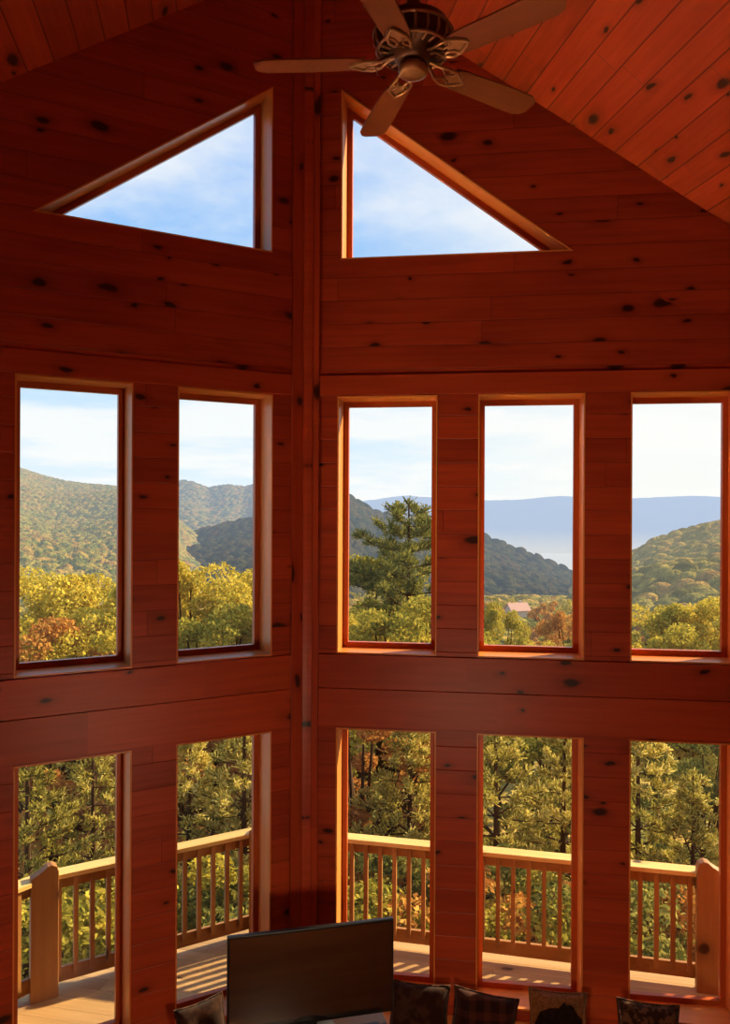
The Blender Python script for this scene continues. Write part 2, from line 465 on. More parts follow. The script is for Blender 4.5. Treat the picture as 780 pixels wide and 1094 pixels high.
def cushion(name, w, h, th, mat, loc, rz, tilt, roll, label, group='throw cushions on the window seats'):
    e = tag(empty(name, loc, rz), label, 'cushion', group)
    n = 22; V = []; Fc = []
    def pos(i, j, sd):
        u, v = -1 + 2 * i / n, -1 + 2 * j / n
        bulge = max(0.0, (1 - u ** 4) * (1 - v ** 4)) ** .62
        pin = 1 - .085 * (1 - abs(u) ** 2) * abs(v) ** 3
        pin2 = 1 - .085 * (1 - abs(v) ** 2) * abs(u) ** 3
        wob = .006 * math.sin(5 * u + 3 * v + w * 40) * (1 - abs(u) ** 6) * (1 - abs(v) ** 6)
        return Vector((u * w / 2 * pin2, sd * (th / 2 * bulge) + wob, v * h / 2 * pin))
    T = Matrix.Translation((0, 0, h / 2)) @ Matrix.Rotation(roll, 4, 'Y') @ Matrix.Rotation(-tilt, 4, 'X')
    mb = MB()
    for sd in (-1, 1):
        for i in range(n):
            for j in range(n):
                q = [T @ pos(a, b, sd) for a, b in ((i, j), (i + 1, j), (i + 1, j + 1), (i, j + 1))]
                if sd > 0: q.reverse()
                mb.face(q, None, True)
    ob = mb.build('cover', mat, e); wd = ob.modifiers.new('weld', 'WELD'); wd.merge_threshold = .0005
    mb = MB(); edge = [(i, 0) for i in range(n)] + [(n, j) for j in range(n)] + [(n - i, n) for i in range(n)] + [(0, n - j) for j in range(n)]
    ring = [T @ pos(a, b, 0) for a, b in edge]; mb.tube(ring + [ring[0], ring[1]], .007, 6, cap=False)
    mb.build('piping', F_FLORAL if mat is not F_TAN else F_TAN, e)
    return e, T
rzR = math.atan2(DR.y, DR.x); rzL = math.atan2(-DL.y, -DL.x)
def seat_at(side, s, n): return W(side, s, n, ZSS[side])
cushion('throw_cushion', .43, .38, .15, F_DARK, seat_at('right', .90, .30), rzR, .25, .03,
        'plain dark brown cushion on the window seat, half hidden by the television')
cushion('throw_cushion', .46, .35, .15, F_PLAID, seat_at('right', 1.36, .30), rzR - .05, .28, .11,
        'dark plaid cushion leaning to the right, between the plain dark one and the tan one')
e, T = cushion('throw_cushion', .41, .37, .14, F_TAN, seat_at('right', 1.88, .24), rzR, .25, .02,
        'tan cushion with a dark bear silhouette on its front')
# bear silhouette stitched on the tan cushion
bear = [(-.16, -.17), (-.165, -.02), (-.13, .06), (-.06, .09), (.0, .095), (.02, .115), (.04, .135), (.055, .115), (.085, .12), (.105, .10), (.125, .065), (.165, .03), (.16, .0),
        (.12, -.02), (.125, -.17), (.06, -.17), (.05, -.09), (-.05, -.09), (-.06, -.17)]
mb = MB()
def onfront(x, z):
    u, v = x / (.41 / 2), z / .185
    b = max(0.0, (1 - u ** 4) * (1 - v ** 4)) ** .62
    return T @ Vector((x, -.07 * b - .010, z))
vs = [Vector(p) for p in bear]
grid = [Vector((-.15 + .3 * i / 14, -.16 + .29 * j / 14)) for i in range(15) for j in range(15)]
grid = [g for g in grid if inside(g, bear)]
ov, oe, of, *_ = delaunay_2d_cdt(vs + grid, [], [list(range(len(vs)))], 1, 1e-5)
for f in of: mb.face([onfront(*ov[i]) for i in f], None, True)
mb.build('bear_applique', F_BLACK, e)
cushion('throw_cushion', .42, .39, .15, F_FLORAL, seat_at('right', 2.48, .32), rzR - .02, .25, .04,
        'dark square cushion under the rightmost lower window')
cushion('throw_cushion', .34, .40, .14, F_DARK, seat_at('left', .89, .27), rzL, .25, -.10,
        'dark brown cushion under the left-hand window, left of the television')

tvL, tvR = Vector((-.867, 5.05, 0)), Vector((.207, 5.30, 0))
tvd = (tvR - tvL).normalized(); tvn = Vector((tvd.y, -tvd.x, 0))
tvc = (tvL + tvR) / 2; rz = math.atan2(tvd.y, tvd.x); tw = (tvR - tvL).length
e = tag(empty('television', (tvc.x, tvc.y, .50), rz), 'black flat-screen television standing in the corner before the windows', 'television')
mb = MB(); mb.box((0, .02, .365), (tw, .035, .62)); bevel(mb.build('casing', M['black'], e), .006)
mb = MB(); mb.box((0, -.0005, .37), (tw - .03, .006, .585)); mb.build('screen', M['tv'], e)
mb = MB(); mb.box((0, .03, .04), (.07, .03, .08)); mb.lathe([(0, 0), (.16, 0), (.16, .012), (.02, .02), (0, .02)], n=32); mb.build('stand', M['black'], e)
e = tag(empty('television_console', (tvc.x, tvc.y, 0), rz), 'low dark walnut console carrying the television', 'cabinet')
mb = MB()
mb.box((0, .02, .485), (1.0, .36, .03)); mb.box((-.485, .02, .25), (.03, .36, .44)); mb.box((.485, .02, .25), (.03, .36, .44)); mb.box((0, .02, .05), (.94, .34, .03)); mb.box((0, .185, .26), (.94, .015, .42))
bevel(mb.build('carcass', M['console'], e), .003)
for sx in (-1, 1):
    mb = MB(); mb.box((sx * .236, -.152, .27), (.46, .02, .39)); d_ = bevel(mb.build('door', M['console'], e), .003)
    mb = MB(); mb.lathe([(0, 0), (.012, 0), (.012, .02), (0, .02)], n=12)
    mb.v = [(v[0] + sx * .04, -.163 - v[2], v[1] + .3) for v in mb.v]; mb.build('knob', M['brass'], d_)
for sx in (-1, 1):
    for sy in (-1, 1):
        mb = MB(); mb.box((sx * .46, .02 + sy * .14, .0175), (.04, .04, .035)); mb.build('foot', M['console'], e)

# ------------------------------------------------------------------ deck and railing
ZD = -.02
A_L2, A_L = Vector((-3.9, 4.75, 0)), Vector((-2.60, 6.42, 0))
A_C, A_R, A_R2 = Vector((-.934, 7.395, 0)), Vector((2.84, 6.56, 0)), Vector((5.2, 6.03, 0))
def outw(a, b, o): d = (b - a).normalized(); return Vector((-d.y, d.x, 0)) * o
mb = MB()
dk = [A_L2 + Vector((-.1, .1, 0)), A_L + Vector((-.08, .12, 0)), A_C + Vector((-.02, .14, 0)), A_R + Vector((.02, .12, 0)), A_R2 + Vector((0, .12, 0)),
      ER - NR * THK + DR * .8, P - NR * THK, EL - NL * THK + DL * .3]
dk[-2] = P - RD * THK * 1.03
b0 = len(mb.f); mb.prism([(p.x, p.y, ZD) for p in dk], (0, 0, -.20))
a = math.radians(-12); mb.uv = [(v[0] * math.cos(a) + v[1] * math.sin(a) + 3, -v[0] * math.sin(a) + v[1] * math.cos(a)) for v in mb.v]
struct(mb.build('deck_floor', M['deck']))

def rail(a, b, label, first=.1):
    d = (b - a).normalized(); L = (b - a).length; o = Vector((-d.y, d.x, 0))
    if o.y < 0: o = -o
    e = tag(empty('deck_railing', (a + b).xyz / 2 + Vector((0, 0, ZD))), label, 'railing', 'deck railing sections')
    def bd(name, off, w, z0, z1):
        mb = MB(); mb.board(a + o * (off - w / 2) + Vector((0, 0, ZD + z0)), d * L, o * w, Vector((0, 0, z1 - z0)))
        return sub(bevel(mb.build(name, M['cap'] if name == 'cap_rail' else M['rail'], None), .004), e)
    bd('cap_rail', 0, .14, .925, .963)
    bd('top_rail', .012, .036, .825, .924)
    bd('bottom_rail', .012, .036, .055, .175)
    n = int((L - first) / .131)
    for i in range(n + 1):
        p = a + d * (first + i * .131)
        if (b - p).length < .07: continue
        mb = MB(); mb.board(p - d * .018 - o * .042 + Vector((0, 0, ZD + .12)), d * .036, o * .036, Vector((0, 0, .79)))
        sub(mb.build('baluster', M['rail']), e)
rail(A_L, A_C, 'cedar deck railing section outside the left-hand windows, right of the left post', .12)
rail(A_C, A_R, 'long cedar deck railing section outside the right-hand windows', .07)
rail(A_L2, A_L, 'cedar deck railing section running off to the left of the left post', .06)
rail(A_R, A_R2, 'cedar deck railing section running off to the right of the right post', .12)

def post(p, d, label):
    d = d.normalized(); o = Vector((-d.y, d.x, 0)); o = o if o.y > 0 else -o
    w = .105
    # side view: curved top rising to a rounded peak
    prof = [(-w, 0), (w, 0), (w, 1.01), (w * .86, 1.055), (w * .5, 1.075), (w * .2, 1.068), (-w * .1, 1.04), (-w * .5, 1.015), (-w, .99)]
    mb = MB(); base = p - o * .115
    mb.prism([base + d * x + Vector((0, 0, ZD + z)) for x, z in prof], o * .095)
    mb.uv = [(v[2] + p.x, v[0] * .7 + v[1] * .7) for v in mb.v]
    ob = mb.build('deck_post', M['rail']); return tag(bevel(ob, .006), label, 'post', 'deck railing posts')
post(A_L, A_C - A_L, 'stout cedar railing post with curved top outside the leftmost lower window')
post(A_R + (A_R - A_C).normalized() * .02, A_C - A_R, 'stout cedar railing post with curved top outside the rightmost lower window')
post(A_C - (RD) * -.06, A_R - A_C, 'cedar railing post at the deck corner behind the corner of the walls')

# ------------------------------------------------------------------ the mountainside
def gz(x, y):
    r = math.hypot(x, y)
    pts = [(0, -3.2), (9, -3.6), (14, -5.4), (22, -8.0), (40, -11.5), (80, -16), (150, -22), (300, -34), (600, -60), (1000, -100), (6000, -150)]
    for (r0, z0), (r1, z1) in zip(pts, pts[1:]):
        if r <= r1: return z0 + (z1 - z0) * (r - r0) / (r1 - r0)
    return -150

def paint_haze(t, shader, L, hc=(.60, .72, .90)):
    """haze painted into the material as glow, thicker with distance from the house (world position)"""
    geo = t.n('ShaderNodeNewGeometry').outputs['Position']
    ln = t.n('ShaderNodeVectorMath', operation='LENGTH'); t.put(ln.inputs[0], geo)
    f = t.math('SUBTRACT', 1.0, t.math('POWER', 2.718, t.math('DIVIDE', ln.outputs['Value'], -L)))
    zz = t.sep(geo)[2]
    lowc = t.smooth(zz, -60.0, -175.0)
    em = t.n('ShaderNodeEmission'); t.put(em.inputs[0], t.mix(lowc, C4(hc), (.86, .88, .92, 1))); em.inputs[1].default_value = 1.0  # surface itself glows in the haze colour, whiter low down
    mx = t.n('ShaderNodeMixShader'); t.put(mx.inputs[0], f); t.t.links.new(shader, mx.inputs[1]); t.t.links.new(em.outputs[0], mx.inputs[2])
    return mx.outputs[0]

def forest_mat(name, stops, L, hc=(.60, .72, .90)):
    t = NT(name)
    at = t.n('ShaderNodeAttribute', attribute_name='tint').outputs['Fac']
    geo = t.n('ShaderNodeNewGeometry').outputs['Position']
    nz = t.noise(geo, .012, 3.0)
    f = t.math('ADD', t.math('MULTIPLY', at, .65), t.math('MULTIPLY', nz, .45))
    c = t.mix(1.0, t.ramp(f, stops), (.8, .8, .8, 1), 'MULTIPLY')
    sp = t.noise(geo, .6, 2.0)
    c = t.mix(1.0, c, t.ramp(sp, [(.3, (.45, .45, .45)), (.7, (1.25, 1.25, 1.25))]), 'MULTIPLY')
    d = t.n('ShaderNodeBsdfDiffuse'); t.put(d.inputs[0], c)
    t.t.links.new(t.bump(t.noise(geo, .55, 3.0, .7), .9, 2.2), d.inputs['Normal'])
    return t.end(paint_haze(t, d.outputs[0], L, hc))
GREEN = [(.15, (.06, .085, .018)), (.4, (.17, .18, .04)), (.6, (.34, .28, .055)), (.8, (.42, .25, .055)), (.95, (.26, .12, .04))]
OLIVE = [(.15, (.09, .09, .022)), (.4, (.24, .21, .05)), (.6, (.40, .31, .07)), (.8, (.48, .30, .08)), (.95, (.36, .18, .06))]
DARKG = [(.15, (.020, .028, .012)), (.45, (.045, .052, .018)), (.7, (.085, .075, .025)), (.95, (.10, .065, .025))]

def hash2(ix, iy, s):
    h = np.sin(ix * 127.1 + iy * 311.7 + s * 74.7) * 43758.5453
    return h - np.floor(h)
def crowns(X, Y, cell, seed):
    """rounded tree-top bumps (0..1) and a random tint per crown"""
    gx, gy = X / cell, Y / cell; ix, iy = np.floor(gx), np.floor(gy)
    best = np.full(X.shape, 9.0); tint = np.zeros(X.shape); hh = np.zeros(X.shape)
    for dx in (-1, 0, 1):
        for dy in (-1, 0, 1):
            cx, cy = ix + dx, iy + dy
            px = cx + .15 + .7 * hash2(cx, cy, seed); py = cy + .15 + .7 * hash2(cx, cy, seed + 1)
            d = np.hypot(gx - px, gy - py); m = d < best
            best = np.where(m, d, best); tint = np.where(m, hash2(cx, cy, seed + 2), tint); hh = np.where(m, .6 + .4 * hash2(cx, cy, seed + 3), hh)
    return np.sqrt(np.clip(1 - (best / .85) ** 2, 0, 1)) * hh, tint
def vnoise(X, Y, sc, seed):
    gx, gy = X / sc, Y / sc; ix, iy = np.floor(gx), np.floor(gy); fx, fy = gx - ix, gy - iy
    fx, fy = fx * fx * (3 - 2 * fx), fy * fy * (3 - 2 * fy)
    h = lambda a, b: hash2(a, b, seed)
    return (h(ix, iy) * (1 - fx) + h(ix + 1, iy) * fx) * (1 - fy) + (h(ix, iy + 1) * (1 - fx) + h(ix + 1, iy + 1) * fx) * fy

def grid_mesh(name, X, Y, Z, tint, mat, smooth=True):
    nr, nc = X.shape
    me = bpy.data.meshes.new(name)
    idx = np.arange(nr * nc).reshape(nr, nc)
    F = np.stack([idx[:-1, :-1], idx[:-1, 1:], idx[1:, 1:], idx[1:, :-1]], -1).reshape(-1, 4)
    me.vertices.add(nr * nc); me.vertices.foreach_set('co', np.stack([X, Y, Z], -1).astype(np.float32).ravel())
    me.loops.add(F.size); me.loops.foreach_set('vertex_index', F.astype(np.int32).ravel())
    me.polygons.add(len(F)); me.polygons.foreach_set('loop_start', np.arange(0, F.size, 4, dtype=np.int32))
    me.polygons.foreach_set('use_smooth', np.full(len(F), smooth))
    if tint is not None:
        a = me.attributes.new('tint', 'FLOAT', 'POINT'); a.data.foreach_set('value', tint.astype(np.float32).ravel())
    me.materials.append(mat); me.update(calc_edges=True); me.validate()
    o = bpy.data.objects.new(name, me); col.objects.link(o); return struct(o)

F_PX = 845.0
def hill(name, crest, R, R0, z0, mat, cell, ch, fold=(0, 100), ncol=320, nrow=220, shape=1.0, seed=1, skew=0.0):
    """a wooded ridge: crest given as bearings (tan*845) and heights (845*rise/R) seen from the house, its front slope running down to R0"""
    us = np.array([c[0] - 390.0 for c in crest]); hs = np.array([547.0 - c[1] for c in crest])
    u = np.linspace(us[0], us[-1], ncol); h = np.interp(u, us, hs)
    # smooth the polyline
    k = np.ones(9) / 9; hp = np.pad(h, 4, mode='edge'); h = np.convolve(hp, k, 'valid')
    zc = EYE + h / F_PX * R - ch * .6
    tt = np.concatenate([np.linspace(0, 1, nrow), np.linspace(1.02, 1.5, 24)])
    T, U = np.meshgrid(tt, u, indexing='ij')
    r = R0 + (R - R0) * T
    X, Y = U / F_PX * r, r
    Zc = np.broadcast_to(zc, X.shape)
    Z = np.where(T <= 1, z0 + (Zc - z0) * np.clip(T, 0, 1) ** shape, Zc - (T - 1) * (R - R0) * .5)
    env = np.clip(np.sin(np.clip(T, 0, 1) * PI), 0, 1)
    if fold[0]:
        sx = X + skew * Y
        n = vnoise(sx, Y * .45, fold[1], seed + 9) + .5 * vnoise(sx, Y * .6, fold[1] * .45, seed + 19)
        Z = Z + (n - .75) * fold[0] * env
    b, tint = crowns(X, Y, cell, seed)
    Z = Z + b * ch * np.where(T <= 1.0, 1, .3)
    return grid_mesh(name, X, Y, Z, tint, mat)

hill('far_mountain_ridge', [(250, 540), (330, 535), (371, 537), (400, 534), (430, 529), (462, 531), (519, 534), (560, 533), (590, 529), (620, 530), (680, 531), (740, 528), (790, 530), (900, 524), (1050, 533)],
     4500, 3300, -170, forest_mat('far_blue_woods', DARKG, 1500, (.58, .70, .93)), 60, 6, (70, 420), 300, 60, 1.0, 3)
# valley floor with haze painted into its colour
Xv, Yv = np.meshgrid(np.linspace(-2500, 4200, 60), np.linspace(700, 5200, 60))
grid_mesh('valley_floor', Xv, Yv, -165 + 0 * Xv, vnoise(Xv, Yv, 180, 4), forest_mat('hazed_valley_floor', OLIVE, 900, (.70, .78, .90)))
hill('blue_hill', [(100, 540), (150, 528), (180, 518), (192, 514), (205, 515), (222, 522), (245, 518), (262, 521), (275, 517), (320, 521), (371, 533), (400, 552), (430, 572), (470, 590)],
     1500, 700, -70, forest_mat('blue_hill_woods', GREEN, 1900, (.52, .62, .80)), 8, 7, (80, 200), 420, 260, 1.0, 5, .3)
hill('left_mountain', [(-260, 420), (-120, 455), (0, 493), (18, 501), (45, 511), (70, 517), (100, 522), (126, 525), (150, 532), (175, 550), (200, 575), (230, 600)],
     800, 130, -22, forest_mat('left_mountain_woods', GREEN, 1150, (.66, .70, .72)), 3.3, 4.0, (34, 120), 640, 460, 1.15, 11, .4)
hill('dark_spur_hill', [(120, 600), (190, 574), (240, 560), (275, 553), (330, 541), (371, 527), (400, 545), (440, 556), (519, 572), (560, 587), (610, 607), (680, 640)],
     560, 200, -36, forest_mat('spur_woods', DARKG, 1700, (.54, .62, .76)), 6.0, 6, (22, 110), 520, 260, 1.0, 21, -.3)
hill('right_hill', [(600, 640), (640, 610), (676, 592), (700, 579), (740, 568), (775, 560), (850, 540), (960, 520)],
     430, 110, -26, forest_mat('right_hill_woods', OLIVE, 1300, (.78, .74, .64)), 5.5, 5, (26, 90), 420, 300, .9, 33, .5)
# ground below the house, with the woods on it
rr = np.concatenate([np.linspace(7.0, 60, 60), np.linspace(62, 420, 220)]); uu = np.linspace(-900, 900, 420)
Rg, Ug = np.meshgrid(rr, uu, indexing='ij'); Xg, Yg = Ug / F_PX * Rg, Rg + 0
Zg = np.vectorize(gz)(Xg, Yg)
b, tn = crowns(Xg, Yg, 5.0, 41)
Zg = Zg + np.clip((Rg - 60) / 60, 0, 1) * (b * 4.2 + 3.0 + 5 * (vnoise(Xg, Yg, 60, 8) - .5))
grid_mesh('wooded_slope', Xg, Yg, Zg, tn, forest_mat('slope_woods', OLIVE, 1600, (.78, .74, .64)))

# ------------------------------------------------------------------ trees
def leaf_mat(name, c0, c1, c2, trans=.33):
    t = NT(name)
    geo = t.n('ShaderNodeNewGeometry'); oi = t.n('ShaderNodeObjectInfo')
    f = t.math('ADD', t.math('MULTIPLY', geo.outputs['Random Per Island'], .6), t.math('MULTIPLY', t.noise(geo.outputs['Position'], .9, 2.0), .5))
    f = t.math('ADD', f, t.math('MULTIPLY', t.math('SUBTRACT', oi.outputs['Random'], .5), .25))
    c = t.mix(1.0, t.ramp(f, [(.15, c0), (.5, c1), (.9, c2)]), (.92, .88, .88, 1), 'MULTIPLY')
    d = t.n('ShaderNodeBsdfDiffuse'); t.put(d.inputs[0], c)
    tr = t.n('ShaderNodeBsdfTranslucent'); t.put(tr.inputs[0], c)
    mx = t.n('ShaderNodeMixShader'); mx.inputs[0].default_value = trans
    t.t.links.new(d.outputs[0], mx.inputs[1]); t.t.links.new(tr.outputs[0], mx.inputs[2])
    return t.end(paint_haze(t, mx.outputs[0], 1600, (.78, .74, .64)))
M['bark'] = plain('bark', (.085, .048, .028), .9, .1, 0, .5, 9.0)
M['leaf_yellow'] = leaf_mat('yellow_green_leaves', (.34, .29, .035), (.68, .56, .075), (.85, .66, .12))
M['leaf_green'] = leaf_mat('green_leaves', (.16, .17, .026), (.42, .37, .055), (.66, .54, .09))
M['leaf_rust'] = leaf_mat('rust_leaves', (.28, .10, .025), (.58, .26, .06), (.74, .44, .10))
M['needle'] = leaf_mat('pine_needles', (.09, .085, .018), (.43, .375, .062), (.95, .80, .25), .35)
M['needle_dark'] = leaf_mat('dark_pine_needles', (.07, .09, .02), (.24, .24, .055), (.48, .42, .10), .3)

def quads_mesh(name, V, mat):
    """V: (N,4,3) quads"""
    N = len(V); me = bpy.data.meshes.new(name)
    me.vertices.add(N * 4); me.vertices.foreach_set('co', V.astype(np.float32).ravel())
    me.loops.add(N * 4); me.loops.foreach_set('vertex_index', np.arange(N * 4, dtype=np.int32))
    me.polygons.add(N); me.polygons.foreach_set('loop_start', np.arange(0, N * 4, 4, dtype=np.int32))
    me.materials.append(mat); me.update(calc_edges=True); return me
def unit(v): return v / np.linalg.norm(v, axis=-1, keepdims=True)
def leaves(C, size, rs, up=.3):
    """leaf quads at centres C"""
    N = len(C); n = unit(rs.normal(size=(N, 3)) + np.array([0, 0, up])); a = unit(np.cross(n, rs.normal(size=(N, 3)))); b = np.cross(n, a)
    s = (size * rs.uniform(.6, 1.3, N))[:, None]
    return np.stack([C - a * s, C - b * s * .6 + n * s * .15, C + a * s, C + b * s * .6 + n * s * .15], 1)

def proto_tree(kind, seed, H, Wd, mat, leaf=.13, nclump=60, per=170):
    """broad-leaved tree: forked trunk with limbs, crown of leaf clumps"""
    rs = np.random.RandomState(seed); r = random.Random(seed)
    trunk = MB(); base = H * .32
    top = Vector((r.uniform(-.3, .3), r.uniform(-.3, .3), H * .8))
    trunk.tube([(0, 0, -.6), (0, 0, 0), Vector((.1, .05, base)), top * .6 + Vector((0, 0, .1)), top], [.024 * H, .02 * H, .014 * H, .009 * H, .003 * H], 8)
    cl = []
    for k in range(nclump):
        a = r.uniform(0, 2 * PI); ph = r.uniform(-.75, 1.0); q = r.uniform(.45, 1.0) ** .5
        rad = Wd * .5 * math.sqrt(max(.05, 1 - ph * ph * .92)) * q
        c = Vector((rad * math.cos(a), rad * math.sin(a), H * .63 + ph * H * .36 * (0.6 + .4 * q)))
        cl.append(c)
        if k % 3 == 0:
            s0 = Vector((.05, 0, r.uniform(base * .8, H * .6))); mid = (s0 + c) / 2 + Vector((0, 0, -.1 * H * .2))
            trunk.tube([s0, mid, c], [.007 * H, .005 * H, .002 * H], 6)
    P_ = []
    for c in cl:
        rc = Wd * .5 * r.uniform(.11, .21)
        d = unit(rs.normal(size=(per, 3))) * (rs.uniform(.35, 1, (per, 1)) ** .5) * rc
        d[:, 2] *= .7; P_.append(np.array(c) + d)
    V = leaves(np.concatenate(P_), leaf, rs)
    return trunk, V

def proto_pine(seed, H, Wd, ntuft_scale=1.0, needles=34, nlen=.17, whorl=.55, bare=.2, sparse=1.0, nw=.014, power=.75):
    """pine: straight trunk, whorls of upswept branches, needle tufts along them"""
    rs = np.random.RandomState(seed); r = random.Random(seed)
    trunk = MB(); trunk.tube([(0, 0, -.6), (0, 0, 0), (.05, .03, H * .5), (0, 0, H)], [.02 * H, .017 * H, .010 * H, .002 * H], 8)
    tufts = []; dirs = []
    z = H * bare
    while z < H * .985:
        f = (z - H * bare) / (H * (1 - bare)); L0 = Wd * .5 * (1 - f) ** power * (.75 + .25 * math.sin(f * 9 + seed)) + .2
        nb = r.randint(4, 6); a0 = r.uniform(0, 6)
        for b in range(nb):
            if r.random() > sparse: continue
            a = a0 + 2 * PI * b / nb + r.uniform(-.3, .3); L = L0 * r.uniform(.65, 1.1)
            rise = r.uniform(.1, .38) * L
            p0 = Vector((0, 0, z)); p1 = Vector((math.cos(a) * L * .55, math.sin(a) * L * .55, z + rise * .35)); p2 = Vector((math.cos(a) * L, math.sin(a) * L, z + rise))
            trunk.tube([p0, p1, p2], [.005 * H * (1.1 - f), .0035 * H * (1.1 - f), .0012 * H], 5, cap=False)
            nt = max(3, int(L / .19 * ntuft_scale))
            for k in range(nt):
                q = .32 + .68 * (k + r.random()) / nt
                pp = p0.lerp(p1, q / .55) if q < .55 else p1.lerp(p2, (q - .55) / .45)
                sd = r.uniform(-1, 1) * L * .24 * (1.15 - q)
                off = Vector((-math.sin(a) * sd, math.cos(a) * sd, r.uniform(-.05, .13)))
                tufts.append(pp + off); dirs.append(Vector((math.cos(a) * .6 - math.sin(a) * sd * .8, math.sin(a) * .6 + math.cos(a) * sd * .8, .75)).normalized())
        z += whorl * r.uniform(.7, 1.2) * (1 - .45 * f)
    tufts.append(Vector((0, 0, H))); dirs.append(Vector((0, 0, 1)))
    Tn = np.array([tuple(t) for t in tufts]); Dn = np.array([tuple(t) for t in dirs]); N = len(Tn)
    C = np.repeat(Tn, needles, 0); D = np.repeat(Dn, needles, 0)
    d = unit(D * 1.0 + rs.normal(size=C.shape) * .62)
    C = C + rs.normal(size=C.shape) * .035
    side = unit(np.cross(d, rs.normal(size=C.shape))); l = nlen * rs.uniform(.6, 1.15, (len(C), 1))
    V = np.stack([C - side * nw * .6, C + side * nw * .6, C + d * l + side * nw, C + d * l - side * nw], 1)
    return trunk, V

def mk(name, trunk, V, mat, label, cat, group):
    e = tag(empty(name), label, cat, group)
    trunk.build('trunk', M['bark'], e)
    me = quads_mesh('foliage', V, mat); o = bpy.data.objects.new('foliage', me); col.objects.link(o); o.parent = e
    return e
def dup(root, loc, rz, sc, label, mat=None):
    c = root.copy(); col.objects.link(c); c.location = loc; c.rotation_euler = (0, 0, rz); c.scale = (sc,) * 3 if not hasattr(sc, '__len__') else sc
    c['label'] = label
    for ch in root.children:
        d = ch.copy(); col.objects.link(d); d.parent = c
        if mat and d.name.startswith('foliage'):
            d.material_slots[0].link = 'OBJECT'; d.material_slots[0].material = mat
    return c
first = {}
def place(kind, px, R, top_y, label, mat=None, wide=1.0):
    """stand a tree at bearing px and range R so that its top reaches the height seen at top_y"""
    src, H = PROTO[kind]
    x, y = (px - 390) / F_PX * R, R
    g = gz(x, y); ztop = EYE + (547 - top_y) / F_PX * R
    sc = max(.35, (ztop - g) / H); rz = rnd.uniform(0, 6.28)
    s3 = (sc * wide, sc * wide, sc)
    if kind not in first:
        first[kind] = 1; src.location = (x, y, g); src.rotation_euler = (0, 0, rz); src.scale = s3; src['label'] = label
        if mat:
            for ch in src.children:
                if ch.name.startswith('foliage'): ch.material_slots[0].link = 'OBJECT'; ch.material_slots[0].material = mat
        return src
    # copies keep the prototype's own foliage colour unless another is given
    return dup(src, (x, y, g), rz, s3, label, mat or src['_m'] if False else mat)

G1, G2, G3 = 'pines just beyond the deck', 'autumn trees below the house', 'trees in the valley woods'
PROTO = {}
def proto(key, name, tv, mat, H, cat, group):
    PROTO[key] = (mk(name, tv[0], tv[1], mat, '', cat, group), H)
proto('pineA', 'pine_tree', proto_pine(3, 9.0, 5.0), M['needle'], 9.0, 'pine tree', G1)
proto('pineB', 'pine_tree', proto_pine(8, 9.0, 4.4, whorl=.6), M['needle'], 9.0, 'pine tree', G1)
proto('pineD', 'pine_tree', proto_pine(15, 12.0, 5.4, 1.5, 28, .24, .66, .42, .8, .016, .25), M['needle_dark'], 12.0, 'pine tree', G2)
proto('oakA', 'autumn_tree', proto_tree('oak', 21, 9.0, 6.2, None, .06, 85, 420), M['leaf_yellow'], 9.0, 'tree', G2)
proto('oakB', 'autumn_tree', proto_tree('oak', 27, 9.0, 5.2, None, .058, 75, 420), M['leaf_yellow'], 9.0, 'tree', G2)
proto('far', 'autumn_tree', proto_tree('oak', 31, 9.0, 7.0, None, .15, 50, 130), M['leaf_yellow'], 9.0, 'tree', G3)
proto('shrub', 'shrub', proto_tree('oak', 44, 2.4, 2.6, None, .030, 44, 260), M['leaf_green'], 2.4, 'shrub', 'shrubs below the deck')

Y_, Gn, Ru, Nd = M['leaf_yellow'], M['leaf_green'], M['leaf_rust'], M['needle_dark']
# pines crowding the railing (lower windows)
for kind, px, R, ty, lab in [
    ('pineA', 30, 12.0, 770, 'bushy pine beyond the railing at the left edge of the leftmost lower window'),
    ('pineB', 100, 13.5, 762, 'bushy pine beyond the railing at the right side of the leftmost lower window'),
    ('pineB', 205, 12.5, 775, 'dark pine beyond the railing on the left of the second lower window'),
    ('pineA', 262, 12.0, 738, 'tall pine with bright tufts on the right of the second lower window'),
    ('pineA', 440, 12.5, 742, 'bushy pine on the right of the lower window next to the corner'),
    ('pineB', 530, 12.0, 740, 'bright tufted pine on the left of the middle right-hand lower window'),
    ('pineA', 605, 13.0, 758, 'pine on the right of the middle right-hand lower window'),
    ('pineB', 683, 12.0, 752, 'tall pine at the left edge of the rightmost lower window'),
    ('pineA', 742, 11.5, 826, 'shorter sunlit pine topped below the rightmost lower window head'),
    ('pineB', 800, 12.0, 812, 'pine at the right edge of the rightmost lower window')]:
    place(kind, px, R, ty, lab)
place('oakB', 385, 14.0, 715, 'rusty autumn tree behind the railing left in the lower window next to the corner', Ru)
place('oakB', 60, 19.0, 735, 'rusty autumn tree behind the pines in the leftmost lower window', Ru)
place('oakA', 205, 18.0, 760, 'dark rusty tree behind the pines in the second lower window', Ru)
place('oakA', 570, 17.0, 740, 'green tree behind the pines in the middle right-hand lower window', Gn)
place('oakA', 755, 19.0, 770, 'dark tree put in for the dark slope at the top of the rightmost lower window', Nd, .8)  # added tree, stands in for a dark slope behind the pines
